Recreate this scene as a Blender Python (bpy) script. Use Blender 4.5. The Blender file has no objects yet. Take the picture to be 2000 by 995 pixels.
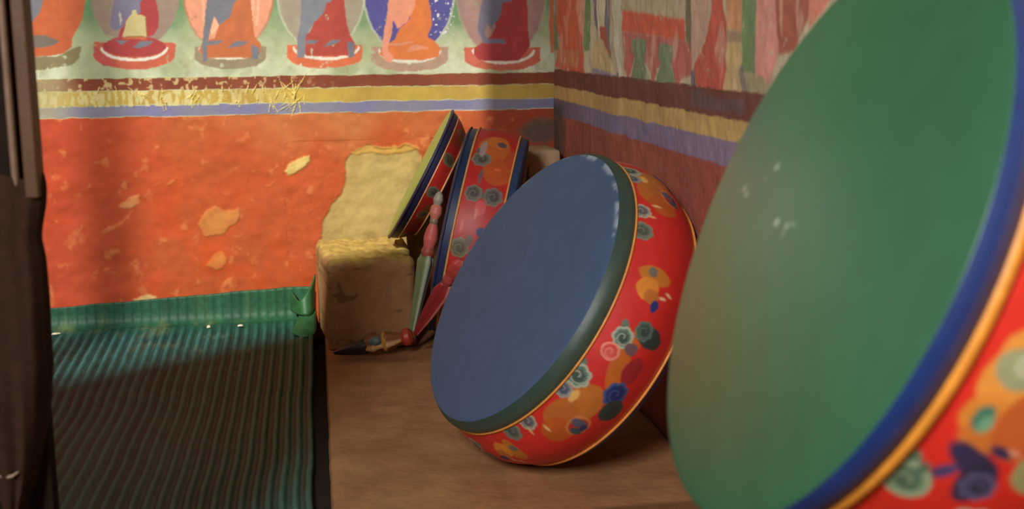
import bpy, math
import numpy as np

S = bpy.context.scene
COL = S.collection

# ------------------------------------------------------------------ camera
F_PX, EYE = 2400.0, np.array([0.0, 0.0, 0.85])
YAW, PITCH, ROLL = math.radians(9.0), math.radians(10.0), math.radians(0.6)
FW = np.array([math.sin(YAW)*math.cos(PITCH), math.cos(YAW)*math.cos(PITCH), -math.sin(PITCH)])
_r = np.array([math.cos(YAW), -math.sin(YAW), 0.0]); _u = np.cross(_r, FW)
RT = _r*math.cos(ROLL) - _u*math.sin(ROLL)
UP = _u*math.cos(ROLL) + _r*math.sin(ROLL)
cam_data = bpy.data.cameras.new('camera')
cam_data.sensor_width = 36.0
cam_data.lens = F_PX/2000*36.0
cam_data.clip_start = 0.02
cam_data.dof.use_dof = True
cam_data.dof.focus_distance = 2.9
cam_data.dof.aperture_fstop = 5.0
cam = bpy.data.objects.new('camera', cam_data); COL.objects.link(cam)
from mathutils import Matrix, Vector
M = Matrix.Identity(4)
for i in range(3):
    M[i][0], M[i][1], M[i][2], M[i][3] = RT[i], UP[i], -FW[i], EYE[i]
cam.matrix_world = M
S.camera = cam

# ------------------------------------------------------------------ colour management
S.view_settings.view_transform = 'Standard'
S.view_settings.look = 'None'
S.view_settings.exposure = 0.0
S.view_settings.gamma = 1.0
S.view_settings.use_curve_mapping = False

# ------------------------------------------------------------------ world, sun, added fill light
W = bpy.data.worlds.new('world'); S.world = W; W.use_nodes = True
W.node_tree.nodes['Background'].inputs[0].default_value = (1.0, 0.92, 0.84, 1)
W.node_tree.nodes['Background'].inputs[1].default_value = 0.03
SUN_DIR = np.array([.35, .78, -.60]); SUN_DIR /= np.linalg.norm(SUN_DIR)
sd = bpy.data.lights.new('sun', 'SUN'); sd.energy = 3.9; sd.angle = math.radians(1.0); sd.color = (1.0, .97, .86)
sun = bpy.data.objects.new('sun', sd); COL.objects.link(sun)
sun.rotation_euler = Vector(SUN_DIR).to_track_quat('-Z', 'Y').to_euler(); sun.location = (-3, -3, 6)
ad = bpy.data.lights.new('fill_light', 'AREA'); ad.shape = 'RECTANGLE'; ad.size = 0.4; ad.size_y = 1.1  # fill lamp added behind the viewer; the setting has no doorway there
ad.energy = 98.0; ad.color = (1.0, .98, .95)
al = bpy.data.objects.new('fill_light', ad); COL.objects.link(al)
al.location = (-1.10, -0.80, 2.05)
al.rotation_euler = (Vector((.5, 2.3, .3)) - al.location).to_track_quat('-Z', 'Y').to_euler()

# ------------------------------------------------------------------ helpers
WALL_Y, WALL_X = 3.75, 0.722

def ray(px, py):
    return FW + RT*(px-1000)/F_PX - UP*(py-497.5)/F_PX
def on_y(px, py, Y):
    r = ray(px, py); return EYE + r*(Y/r[1])
def on_z(px, py, Z):
    r = ray(px, py); return EYE + r*((Z-EYE[2])/r[2])
def on_x(px, py, X):
    r = ray(px, py); return EYE + r*(X/r[0])
def wall_back_pts(pts):
    return [tuple(on_y(x, y, WALL_Y)[[0, 2]]) for x, y in pts]
def wall_right_pts(pts):
    return [tuple(on_x(x, y, WALL_X)[[1, 2]]) for x, y in pts]

def lin(c):
    c = np.asarray(c, float)/255.0
    return np.where(c <= .04045, c/12.92, ((c+.055)/1.055)**2.4)

def vnoise(x, y, seed=0):
    xi, yi = np.floor(x).astype(np.int64), np.floor(y).astype(np.int64)
    xf, yf = x-xi, y-yi
    xf = xf*xf*(3-2*xf); yf = yf*yf*(3-2*yf)
    def h(a, b):
        n = (a*374761393 + b*668265263 + seed*974634757) & 0xffffffff
        n = ((n ^ (n >> 13))*1274126177) & 0xffffffff
        return ((n ^ (n >> 16)) & 0xffff)/65535.0
    return ((h(xi, yi)*(1-xf)+h(xi+1, yi)*xf)*(1-yf) + (h(xi, yi+1)*(1-xf)+h(xi+1, yi+1)*xf)*yf)
def fbm(x, y, f, seed=0, o=4):
    s, a, t = 0, 1.0, 0
    for k in range(o):
        s = s + a*vnoise(x*f+17.3*k, y*f-9.1*k, seed+k); t += a; a *= .5; f *= 2.03
    return s/t

class Canvas:
    """colour and relief of a painted wall, in wall metres"""
    def __init__(s, us, vs, base):
        s.us, s.vs = us, vs
        s.U, s.V = np.meshgrid(us, vs)
        s.C = np.empty(s.U.shape+(3,)); s.C[:] = lin(base)
        s.H = np.zeros(s.U.shape)
        s.wu = (fbm(s.U, s.V, 60, 5, 3)-.5); s.wv = (fbm(s.U, s.V, 60, 11, 3)-.5)
    def mask(s, pts, wob=.004, soft=1):
        pts = np.array(pts, float)
        m = .012
        i0, i1 = np.searchsorted(s.us, [pts[:, 0].min()-m, pts[:, 0].max()+m])
        j0, j1 = np.searchsorted(s.vs, [pts[:, 1].min()-m, pts[:, 1].max()+m])
        sl = (slice(j0, j1), slice(i0, i1))
        X = s.U[sl]+s.wu[sl]*wob; Y = s.V[sl]+s.wv[sl]*wob
        ins = np.zeros(X.shape, bool)
        n = len(pts)
        for k in range(n):
            x1, y1 = pts[k]; x2, y2 = pts[(k+1) % n]
            if y1 == y2: continue
            c = ((y1 > Y) != (y2 > Y)) & (X < (x2-x1)*(Y-y1)/(y2-y1)+x1)
            ins ^= c
        a = ins.astype(float)
        for _ in range(soft):
            p = np.pad(a, 1, mode='edge')
            a = (p[:-2, 1:-1]+p[2:, 1:-1]+p[1:-1, :-2]+p[1:-1, 2:]+2*p[1:-1, 1:-1])/6
        return sl, a
    def poly(s, pts, col, op=1.0, wob=.004, soft=1, h=None, worn=0.0):
        if isinstance(pts, np.ndarray): pts = list(map(tuple, pts))
        sl, a = s.mask(pts, wob, soft)
        a = a*op
        if worn:
            n = fbm(s.U[sl], s.V[sl], 45, 77, 4)
            a = a*np.clip(1-(n-(1-worn)*.76)*9, 0.1, 1)
        s.C[sl] = s.C[sl]*(1-a[..., None]) + lin(col)*a[..., None]
        if h is not None: s.H[sl] += a*h
    def field(s, a, col):
        a = np.clip(a, 0, 1)[..., None]
        s.C = s.C*(1-a)+lin(col)*a

def ell(cx, cy, rx, ry, n=40, a0=0, a1=360):
    t = np.radians(np.linspace(a0, a1, n, endpoint=(a1-a0 < 360)))
    return [(cx+rx*math.cos(k), cy+ry*math.sin(k)) for k in t]

def link(name, me, parent=None, loc=None):
    o = bpy.data.objects.new(name, me); COL.objects.link(o)
    if parent is not None: o.parent = parent
    if loc is not None: o.location = loc
    return o
def mesh(name, verts, faces, mats, smooth=True, colors=None, fmat=None):
    me = bpy.data.meshes.new(name)
    verts = np.asarray(verts, np.float32)
    if isinstance(faces, np.ndarray) and faces.ndim == 2 and faces.shape[1] == 4:
        me.vertices.add(len(verts)); me.vertices.foreach_set('co', verts.ravel())
        nf = len(faces)
        me.loops.add(nf*4); me.polygons.add(nf)
        me.loops.foreach_set('vertex_index', faces.astype(np.int32).ravel())
        me.polygons.foreach_set('loop_start', np.arange(0, nf*4, 4, dtype=np.int32))
        me.update(calc_edges=True)
    else:
        me.from_pydata([tuple(map(float, v)) for v in verts], [], [tuple(int(i) for i in f) for f in faces])
    for m in (mats if isinstance(mats, (list, tuple)) else [mats]): me.materials.append(m)
    if fmat is not None: me.polygons.foreach_set('material_index', np.asarray(fmat, np.int32))
    me.polygons.foreach_set('use_smooth', np.full(len(me.polygons), smooth))
    if colors is not None:
        at = me.color_attributes.new('paint', 'FLOAT_COLOR', 'POINT')
        c = np.ones((len(verts), 4), np.float32); c[:, :3] = colors.reshape(-1, 3)
        at.data.foreach_set('color', c.ravel())
    me.validate(); me.update()
    return me
def grid_faces(nv, nu, wrap=False, flip=False):
    i = np.arange(nv-1)[:, None]; j = np.arange(nu if wrap else nu-1)[None, :]
    jn = (j+1) % nu
    a, b, c, d = i*nu+j, i*nu+jn, (i+1)*nu+jn, (i+1)*nu+j
    f = np.stack([a+0*b, b+0*a, c+0*a, d+0*b], -1).reshape(-1, 4)
    return f[:, ::-1].copy() if flip else f

def tag(o, label, cat, group=None, kind=None):
    if label: o['label'] = label
    if cat: o['category'] = cat
    if group: o['group'] = group
    if kind: o['kind'] = kind
    return o
def empty(name, loc, label, cat, group=None):
    o = bpy.data.objects.new(name, None); COL.objects.link(o); o.location = loc; o.empty_display_size = .05
    return tag(o, label, cat, group)

def material(name, col=None, rough=.8, attr=False, var=.12, scale=40, bump=.2, bscale=120, spec=.3, dist=.002, col2=None):
    m = bpy.data.materials.new(name); m.use_nodes = True
    nt = m.node_tree; N = nt.nodes; L = nt.links
    b = N['Principled BSDF']; b.inputs['Roughness'].default_value = rough
    b.inputs['Specular IOR Level'].default_value = spec
    tc = N.new('ShaderNodeTexCoord')
    no = N.new('ShaderNodeTexNoise'); no.inputs['Scale'].default_value = scale; no.inputs['Detail'].default_value = 6
    L.new(tc.outputs['Object'], no.inputs['Vector'])
    mx = N.new('ShaderNodeMix'); mx.data_type = 'RGBA'; mx.blend_type = 'MULTIPLY'; mx.inputs[0].default_value = 1.0
    if attr:
        a = N.new('ShaderNodeAttribute'); a.attribute_name = 'paint'
        L.new(a.outputs['Color'], mx.inputs[6])
    elif col2 is not None:
        m2 = N.new('ShaderNodeMix'); m2.data_type = 'RGBA'
        n2 = N.new('ShaderNodeTexNoise'); n2.inputs['Scale'].default_value = scale*.35; n2.inputs['Detail'].default_value = 5
        rr = N.new('ShaderNodeValToRGB'); rr.color_ramp.elements[0].position = .35; rr.color_ramp.elements[1].position = .65
        L.new(tc.outputs['Object'], n2.inputs['Vector']); L.new(n2.outputs['Fac'], rr.inputs[0]); L.new(rr.outputs[0], m2.inputs[0])
        m2.inputs[6].default_value = (*lin(col), 1); m2.inputs[7].default_value = (*lin(col2), 1)
        L.new(m2.outputs[2], mx.inputs[6])
    else:
        mx.inputs[6].default_value = (*lin(col), 1)
    mr = N.new('ShaderNodeMapRange'); mr.inputs[1].default_value = .25; mr.inputs[2].default_value = .75
    mr.inputs[3].default_value = 1-var; mr.inputs[4].default_value = 1+var
    L.new(no.outputs['Fac'], mr.inputs[0]); L.new(mr.outputs[0], mx.inputs[7])
    L.new(mx.outputs[2], b.inputs['Base Color'])
    bn = N.new('ShaderNodeTexNoise'); bn.inputs['Scale'].default_value = bscale; bn.inputs['Detail'].default_value = 5
    L.new(tc.outputs['Object'], bn.inputs['Vector'])
    bu = N.new('ShaderNodeBump'); bu.inputs['Strength'].default_value = bump; bu.inputs['Distance'].default_value = dist
    L.new(bn.outputs['Fac'], bu.inputs['Height']); L.new(bu.outputs['Normal'], b.inputs['Normal'])
    return m

MAT_WALL = material('painted_plaster', attr=True, rough=.85, var=.08, scale=45, bump=.22, bscale=90, spec=.25)
MAT_MUD = material('packed_mud', (172, 128, 88), rough=.9, var=.16, scale=16, bump=.6, bscale=60, spec=.15, dist=.004, col2=(158, 112, 76))
MAT_LEDGE = material('mud_plaster', attr=True, rough=.95, var=.15, scale=30, bump=.6, bscale=70, spec=.1, dist=.004)
MAT_FLOOR = material('dark_floor', (38, 30, 24), rough=.9)
MAT_DARKWOOD = material('dark_wood', (32, 22, 17), rough=.8, var=.25, scale=25, spec=.08)
MAT_WOOD = material('brown_wood', (98, 66, 42), rough=.5, var=.2, scale=30)
MAT_CLOTH = material('brown_cloth', (52, 36, 26), rough=.95, var=.2, scale=60, bump=.5, bscale=400, spec=.1, dist=.001)
MAT_MAT = material('ribbed_mat', attr=True, rough=.55, var=.25, scale=70, bump=.3, bscale=300, spec=.35, dist=.001)
MAT_PAINT = material('drum_paint', attr=True, rough=.46, var=.10, scale=45, bump=.12, bscale=60, spec=.5)
MAT_SKIN = material('drum_skin', attr=True, rough=.36, var=.07, scale=25, bump=.08, bscale=180, spec=.2, dist=.001)
_b = MAT_SKIN.node_tree.nodes['Principled BSDF']; _b.inputs['Coat Weight'].default_value = .62; _b.inputs['Coat Roughness'].default_value = .30; _b.inputs['Coat IOR'].default_value = 1.7
MAT_MATTE = material('matte_drum_skin', attr=True, rough=.55, var=.07, scale=25, bump=.08, bscale=180, spec=.2, dist=.001)

# ------------------------------------------------------------------ setting: back wall
us = np.concatenate([[-3.2, -2.2, -1.5], np.arange(-.98, WALL_X+.001, .0022), [WALL_X+.05]])
vs = np.concatenate([[-.1], np.arange(-.04, 1.30, .0022), [1.42, 1.6, 2.6]])
cv = Canvas(us, vs, (164, 172, 128))
U, V = cv.U, cv.V
n1 = fbm(U, V, 9, 1); n2 = fbm(U, V, 30, 2); n3 = fbm(U*.5, V, 40, 3)
B = wall_back_pts
# mural ground: green fading to pale wash low down
cv.field(np.clip((V-.83)*9+(n1-.5)*1.6, 0, 1)*.9, (92, 138, 88))
cv.field(np.clip((n1-.38)*5, 0, 1)*np.clip((.90-V)*9, 0, 1)*.9, (202, 206, 172))
cv.field(np.clip((n2-.6)*7, 0, 1)*np.clip((.9-V)*8, 0, 1)*.45, (150, 145, 95))
WHITE, BLUEGREY, ORANGE = (222, 218, 200), (116, 116, 126), (194, 100, 44)

def halo(cx, w, col, edge=None, lo=100, shift=0):
    pts = ell(cx, -18, w, lo+18, 48)
    if edge: cv.poly(B([(cx+(x-cx)*1.05, y+2) for x, y in pts]), edge, .6)
    cv.poly(B(pts), col, worn=.03)
def base(cx, cy, rx, ry, col, line=True):
    cv.poly(B([(cx-rx, cy-ry*.9)]+ell(cx, cy, rx, ry*1.0, 24, 0, 180)[::-1]+[(cx+rx*1.0, cy-ry*.9)]), col, worn=.06, wob=.006)
def rimline(cx, cy, rx, ry, col=WHITE):
    out = ell(cx, cy, rx, ry, 22, 0, 180); inn = ell(cx, cy-2, rx-4, ry-4, 22, 0, 180)[::-1]
    cv.poly(B(out+inn), col, .95)
def head_of(cx, flesh):
    cv.poly(B([(cx-26, -20), (cx-22, -55), (cx, -72), (cx+24, -55), (cx+28, -20), (cx+14, 4), (cx-12, 4)]), flesh)
    cv.poly(B([(cx-26, -50), (cx-20, -82), (cx, -100), (cx+20, -82), (cx+26, -50), (cx, -62)]), (50, 50, 70))

# leftmost figure
cv.poly(B([(60, -100), (164, -100), (166, 0), (160, 39), (148, 60), (140, 78), (139, 93), (124, 104), (90, 110), (40, 112), (40, -100)]), (196, 88, 28))
cv.poly(B([(40, -60), (80, -30), (83, 0), (76, 26), (62, 42), (40, 48)]), BLUEGREY)
cv.poly(B([(48, 68), (86, 68), (116, 81), (98, 91), (66, 94), (40, 92)]), (116, 104, 92))
cv.poly(B([(40, 114), (70, 111), (110, 110), (150, 92), (158, 90), (154, 112), (142, 126), (90, 136), (40, 138)]), (128, 110, 66), .9, worn=.15)
# second
halo(263, 88, (152, 128, 112), lo=96)
base(262, 108, 80, 28, (196, 86, 52)); cv.poly(B([(183, 90), (183, 112), (200, 128), (236, 134), (222, 118), (200, 104)]), (186, 62, 62), .8)
rimline(262, 94, 66, 26)
cv.poly(B(ell(262, 91, 62, 20)), (172, 52, 52))
cv.poly(B([(222, -40), (262, -60), (301, -40), (304, 0), (310, 30), (309, 54), (300, 68), (285, 74), (230, 78), (240, 30)]), (172, 52, 52))
cv.poly(B([(230, -46), (262, -50), (273, 0), (273, 27), (250, 33), (238, 54), (222, 60), (215, 52), (217, 24), (222, 0)]), (118, 112, 138))
cv.poly(B([(235, 50), (231, 30), (233, 20), (237, 40)]), (205, 190, 160), .8)
cv.poly(B([(225, 79), (253, 79), (236, 88)]), BLUEGREY); cv.poly(B([(259, 93), (274, 81), (300, 81), (289, 89), (272, 94)]), BLUEGREY)
cv.poly(B([(262, 19), (266, 19), (268, 28), (283, 33), (286, 72), (238, 72), (246, 42), (256, 27), (258, 21)]), (192, 176, 112), h=.002)
cv.poly(B([(238, 72), (286, 72), (284, 77), (240, 77)]), (200, 100, 44))
head_of(262, (118, 112, 138))
# third
halo(446, 86, (226, 146, 106), edge=(205, 100, 60), lo=100)
for dx in (-58, -44, 50, 62):
    cv.poly(B([(446+dx, -80), (446+dx+5, -80), (446+dx*.85+5, 50), (446+dx*.85, 50)]), (238, 176, 140), .7)
base(450, 112, 70, 23, (150, 132, 100)); rimline(447, 94, 60, 23)
cv.poly(B([(407, -40), (446, -60), (488, -40), (490, 10), (494, 45), (497, 72), (509, 84), (509, 102), (494, 113), (401, 113), (387, 99), (395, 81), (419, 75), (428, 48)]), ORANGE)
cv.poly(B([(411, 62), (418, 32), (427, 50), (414, 70)]), (240, 170, 130))
cv.poly(B([(410, -44), (446, -50), (458, 0), (449, 33), (428, 50), (418, 31), (410, 60), (405, 87), (404, 119), (396, 121), (393, 90), (398, 54), (401, 24), (404, 0)]), BLUEGREY)
for q in ([(402, 80), (437, 79), (425, 87), (402, 88)], [(443, 93), (461, 80), (487, 81), (473, 90)], [(491, 87), (506, 93), (505, 115), (491, 115)]):
    cv.poly(B(q), BLUEGREY)
head_of(446, BLUEGREY)
# fourth
halo(627, 84, (160, 146, 124), edge=(196, 196, 170), lo=98)
base(634, 110, 74, 24, (212, 98, 46)); rimline(637, 92, 66, 26)
cv.poly(B([(590, -40), (634, -60), (668, -40), (672, 0), (678, 45), (684, 69), (693, 84), (693, 102), (681, 109), (599, 109), (590, 90), (593, 69), (605, 63), (614, 42)]), (178, 62, 46), worn=.02)
cv.poly(B([(592, -44), (630, -50), (639, 0), (633, 24), (614, 44), (605, 57), (596, 75), (596, 102), (594, 113), (581, 112), (580, 75), (587, 45), (588, 0)]), (122, 124, 136))
for q in ([(630, 92), (648, 77), (669, 78), (651, 87)], [(678, 81), (690, 84), (693, 111), (681, 114)], [(598, 79), (622, 78), (616, 85), (598, 86)]):
    cv.poly(B(q), BLUEGREY)
head_of(632, (122, 124, 136))
# fifth
halo(799, 87, (82, 78, 152), edge=(190, 190, 180), lo=104)
cv.field(np.clip((fbm(U, V, 130, 33, 2)-.70)*20, 0, 1)*((np.abs(U-on_y(840, 20, WALL_Y)[0]) < .075) & (V > .86) & (V < 1.06)), (215, 205, 215))
base(800, 114, 76, 26, (178, 142, 118)); rimline(800, 98, 62, 26)
cv.poly(B([(801, -50), (832, -40), (838, 3), (842, 24), (844, 48), (836, 72), (850, 81), (861, 93), (856, 111), (826, 118), (756, 116), (741, 106), (747, 93), (771, 78), (780, 57), (801, 36)]), (224, 114, 30))
cv.poly(B([(764, -40), (800, -50), (812, 9), (807, 21), (795, 42), (777, 57), (768, 38), (765, 66), (757, 96), (768, 112), (766, 122), (752, 118), (746, 99), (749, 69), (755, 39), (758, 9)]), (230, 142, 108))
cv.poly(B([(795, 102), (804, 87), (832, 90), (838, 95)]), (226, 140, 100)); cv.poly(B([(757, 88), (800, 80), (812, 82), (778, 91)]), (222, 134, 96))
head_of(796, (230, 142, 108))
# sixth
halo(980, 86, (160, 122, 114), edge=(170, 150, 130), lo=112)
base(982, 114, 74, 24, (196, 92, 62)); rimline(984, 98, 62, 28)
cv.poly(B([(950, -40), (985, -60), (1022, -40), (1030, 0), (1032, 60), (1037, 90), (1014, 119), (937, 119), (925, 108), (928, 93), (958, 72), (970, 54)]), (168, 48, 48))
cv.poly(B([(948, -40), (980, -50), (985, 0), (976, 36), (958, 57), (952, 45), (947, 64), (953, 77), (985, 76), (990, 86), (944, 84), (934, 60), (936, 27), (944, 0)]), (112, 108, 128))
head_of(984, (112, 108, 128))
cv.field(np.clip((V-.985+(n2-.5)*.05)*25, 0, 1)*np.clip((-.34-U+(n2-.5)*.2)*8, 0, 1)*np.clip((1.55-V)*6, 0, 1)*.95, (240, 240, 228))      # unseen upper wall painted white, to reflect as sheen in the green drumhead
cv.poly(B([(1078, -60), (1090, -60), (1088, 145), (1078, 130), (1073, 40)]), (196, 88, 34))
up = np.clip((V-.745)/.004, 0, 1)[..., None]
grey = cv.C.mean(-1, keepdims=True)
cv.C = cv.C*(1-up)+(cv.C*.80+grey*.16)*up
cv.C *= 1+.22*(fbm(U, V*.7, 34, 91, 4)-.5)[..., None]*up
# border bands
wv = (n2-.5)*.008
z0, z1, z2, z3 = .7465, .709, .6665, .6335
tilt = (U+.8)*.0
def band(lo, hi, col, col2=None):
    m = np.clip((V+wv-lo)/.002, 0, 1)*np.clip((hi-V-wv)/.002, 0, 1)
    cv.field(m, col)
    if col2 is not None: cv.field(m*np.clip((n1-.42)*4, 0, 1)*.7, col2)
below = np.clip((z3-V-wv)/.002, 0, 1)
band(z1, z0, (122, 62, 44), (136, 74, 52)); band(z2, z1, (184, 156, 74), (166, 134, 70)); band(z3, z2, (126, 122, 142), (116, 114, 154))
low = np.clip(((-.32-U)*4), 0, 1)
cv.field(((V < z1) & (V > z2-.003))*np.clip((fbm(U*1.5, V*.5, 70, 8, 3)-.47)*9, 0, 1)*np.clip((-.05-U)*4, 0, 1)*.75, (204, 194, 140))
cv.field(((V < z0) & (V > z1))*np.clip((fbm(U, V, 70, 9, 3)-.62)*14, 0, 1)*np.clip((.1-U)*3, 0, 1)*.8, (196, 172, 120))
cv.field(((V < z0) & (V > z3))*np.clip((-.66-U)*12+(n1-.5), 0, 1)*.6, (168, 160, 120))
# red field under the bands
cv.field(below, (180, 82, 43))
cv.field(below*np.clip((V-.48+(n1-.5)*.25)*7, 0, 1)*np.clip(1-abs(U-.05)/.6, 0, 1)*.9, (184, 114, 66))
cv.field(below*np.clip((n1-.5)*4, 0, 1)*np.clip((.58-V)*5, 0, 1)*.7, (196, 80, 32))
cv.field(below*np.clip((-.45-U)*5+(n1-.5)*1.2, 0, 1)*.55, (178, 62, 46))
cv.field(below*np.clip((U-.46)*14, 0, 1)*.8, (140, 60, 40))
cv.field(below*np.clip((n2-.66)*6, 0, 1)*.35, (226, 150, 90))
cv.H += below*((fbm(U*.8+V*.5, V-U*.35, 10, 21, 3)-.5)*.016)
cv.H += (n3-.5)*.0012 + (n2-.5)*.0015
PLASTER = (176, 150, 92)
def scar(pts, col, h, op=1, wob=.012):
    cv.poly(B(pts), col, op, wob=wob, h=None if h is None else h*.7, soft=3)
    q = np.array(pts, float); m = q.mean(0)
    cv.poly(B(m+(q-m)*.6+np.array((3, -2))), np.array(col)*np.array((1.06, 1.08, 1.12)), .5, wob=.03, soft=4)
# bared mud plaster above the ledge
scar([(628, 470), (632, 430), (650, 395), (672, 372), (676, 340), (672, 318), (690, 296), (722, 284), (752, 292), (800, 284), (822, 300), (826, 335), (850, 360), (870, 420), (860, 520), (620, 520)], PLASTER, -.006)
i = (np.abs(U-.2) < .3) & (V < .55) & (V > .2)
cv.C = np.where((i & (np.abs(cv.C-lin(PLASTER)).sum(-1) < .02))[..., None], cv.C*(1+.4*(fbm(U, V, 26, 50, 4)-.5))[..., None], cv.C)
cv.H += i*(fbm(U, V, 22, 52, 4)-.5)*.008
scar([(686, 300), (700, 290), (735, 283), (760, 290), (800, 280), (824, 292), (800, 296), (756, 304), (722, 298), (700, 306)], (196, 150, 74), .006, .8)
# chips and scars in the red
scar([(556, 335), (566, 318), (590, 306), (605, 306), (606, 318), (588, 334), (562, 342)], (204, 174, 104), .007)
scar([(384, 440), (398, 418), (420, 402), (440, 412), (468, 408), (466, 432), (446, 446), (432, 460), (400, 464)], (196, 128, 66), .006, .75)
scar([(404, 520), (418, 500), (430, 490), (444, 504), (440, 520), (424, 528)], (200, 124, 60), .005, .7)
scar([(228, 404), (248, 388), (270, 382), (274, 398), (250, 410)], (204, 136, 82), .005, .7)
scar([(196, 456), (214, 444), (240, 430), (262, 408), (252, 424), (228, 446), (204, 462)], (196, 110, 62), .004, .5)
scar([(430, 562), (446, 545), (454, 543), (452, 556), (438, 566)], (206, 120, 66), .004, .6)
scar([(516, 366), (540, 350), (526, 366)], (200, 110, 60), .004, .6)
scar([(258, 586), (284, 578), (306, 582), (300, 588), (266, 592)], (200, 170, 110), .003, .8)
scar([(320, 365), (346, 348), (336, 362)], (206, 116, 62), .004, .5)
# straw pressed out of the plaster at the yellow band
rng = np.random.default_rng(4)
for k in range(50):
    x = rng.uniform(150, 600) if k < 34 else rng.uniform(520, 590); y = rng.uniform(172, 206) if k < 34 else rng.uniform(165, 215)
    L_ = rng.uniform(6, 22) if k < 34 else rng.uniform(14, 42); a = rng.normal(1.5, .7)
    dx, dy = L_*math.cos(a)*.7, L_*math.sin(a)*.7; w = rng.uniform(.9, 2.0)
    cv.poly(B([(x-dx, y-dy), (x+w, y), (x+dx, y+dy), (x-w, y)]), (206, 186, 110), .85, wob=.002, soft=0, h=.004)
# dark grey patch by the corner
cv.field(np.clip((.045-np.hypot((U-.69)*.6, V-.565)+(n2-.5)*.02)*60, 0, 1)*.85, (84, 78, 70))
H = cv.H
H[:, :4] = 0; H[-3:] = 0
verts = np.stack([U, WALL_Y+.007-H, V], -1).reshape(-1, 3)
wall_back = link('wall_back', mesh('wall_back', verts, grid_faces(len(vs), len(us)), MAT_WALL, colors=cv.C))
wall_back['kind'] = 'structure'

# ------------------------------------------------------------------ setting: right wall
us = np.concatenate([[.2, .8], np.arange(1.5, WALL_Y+.001, .003)])
vs = np.concatenate([[-.1], np.arange(-.04, 1.30, .003), [1.36, 1.6, 2.6]])
cv = Canvas(us, vs, (196, 176, 138))
U, V = cv.U, cv.V
n1 = fbm(U, V, 9, 101); n2 = fbm(U, V, 30, 102)
R_ = wall_right_pts
def g(pts): return [(1000+x/3.317, y/3.317) for x, y in pts]      # readings taken off an enlarged view
def rp(pts, col, op=1.0, wob=.003): cv.poly(R_(g(pts)), col, op, wob=wob, worn=.02, soft=2)
cv.field(np.clip((n1-.45)*4, 0, 1)*.6, (176, 160, 122))
rp([(200, -150), (300, -150), (300, 130), (285, 330), (240, 330), (200, 0)], (120, 140, 96), .9)
rp([(258, -200), (445, -200), (440, 250), (455, 500), (380, 480), (262, 430), (288, 280), (262, 130)], (222, 98, 44))
rp([(268, 320), (420, 330), (400, 440), (320, 420), (280, 430)], (206, 140, 84), .7)
rp([(320, 100), (350, 100), (345, 300), (330, 300)], (226, 150, 100), .6)
rp([(402, -200), (446, -200), (442, 240), (420, 200), (400, 60)], (234, 146, 110))
rp([(448, -200), (500, -200), (485, 330), (450, 330)], (116, 150, 92))
rp([(486, -200), (512, -200), (520, 250), (505, 510), (455, 500), (450, 330), (480, 330)], (206, 192, 160))
rp([(500, -200), (620, -200), (606, 200), (632, 400), (560, 250), (505, 160)], (130, 118, 134))
rp([(525, -200), (585, -200), (578, 120), (570, 250), (540, 240), (520, 120)], (240, 206, 168))
rp([(540, 170), (580, 170), (600, 260), (625, 400), (590, 350), (545, 250)], (190, 96, 66))
rp([(505, 270), (560, 260), (630, 400), (650, 490), (505, 440)], (210, 182, 120))
rp([(500, 440), (660, 485), (660, 515), (500, 480)], (150, 134, 160))
rp([(500, 480), (660, 515), (660, 550), (500, 520)], (190, 120, 110))
rp([(620, -200), (690, -200), (700, 540), (670, 540), (640, 250)], (214, 206, 176))
rp([(690, 100), (1130, 200), (1140, 480), (1130, 640), (690, 540)], (202, 186, 150))
rp([(700, 65), (1090, 125), (1090, 270), (700, 205)], (226, 92, 50))
rp([(700, 205), (1090, 262), (1130, 280), (1142, 490), (1090, 500), (1060, 520), (1040, 590), (1020, 510), (1000, 400), (920, 440), (905, 500), (885, 570), (868, 470), (830, 400), (760, 380), (735, 470), (720, 520), (704, 450)], (204, 104, 92))
for dx, dy in ((0, 0), (172, 32)):
    rp([(750+dx, 255+dy), (795+dx, 245+dy), (838+dx, 265+dy), (842+dx, 330+dy), (828+dx, 400+dy), (850+dx, 480+dy), (868+dx, 545+dy), (735+dx, 520+dy), (748+dx, 450+dy), (768+dx, 380+dy), (745+dx, 320+dy)], (132, 148, 108))
rp([(720, 530), (860, 560), (880, 590), (900, 565), (1030, 600), (1130, 560), (1130, 690), (700, 570)], (202, 186, 150))
rp([(1090, -200), (1130, -200), (1130, 330), (1095, 260)], (128, 118, 84))
rp([(1130, -200), (1250, -200), (1242, 200), (1165, 400), (1130, 340)], (206, 160, 136))
rp([(1330, -200), (1450, -200), (1462, 210), (1366, 190)], (216, 146, 88))
rp([(1360, 190), (1460, 210), (1460, 290), (1360, 280)], (170, 136, 100))
rp([(1355, 280), (1455, 285), (1462, 640), (1325, 640)], (204, 168, 104))
rp([(1255, -200), (1320, -200), (1330, 60), (1362, 150), (1364, 450), (1342, 600), (1300, 620), (1222, 660), (1172, 570), (1148, 430), (1198, 320), (1242, 220), (1262, 90)], (206, 84, 58))
rp([(1130, 470), (1150, 440), (1170, 580), (1160, 640), (1130, 620)], (120, 110, 116))
rp([(1452, -200), (1545, -200), (1562, 490), (1462, 470)], (120, 146, 92))
rp([(1545, -200), (1672, -200), (1692, 320), (1642, 560), (1550, 500)], (222, 140, 120))
rp([(1660, -200), (1900, -200), (1880, 100), (1800, 330), (1690, 360)], (176, 92, 64))
for k in (1700, 1800):
    rp([(k, -100), (k+25, -100), (k+12, 250), (k, 120)], (214, 150, 118), .8)
rp([(1470, 470), (1600, 500), (1640, 560), (1500, 760), (1480, 700)], (166, 152, 110))
rp([(1880, -200), (2100, -200), (1960, 90), (1880, 180)], (222, 126, 92))
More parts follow.
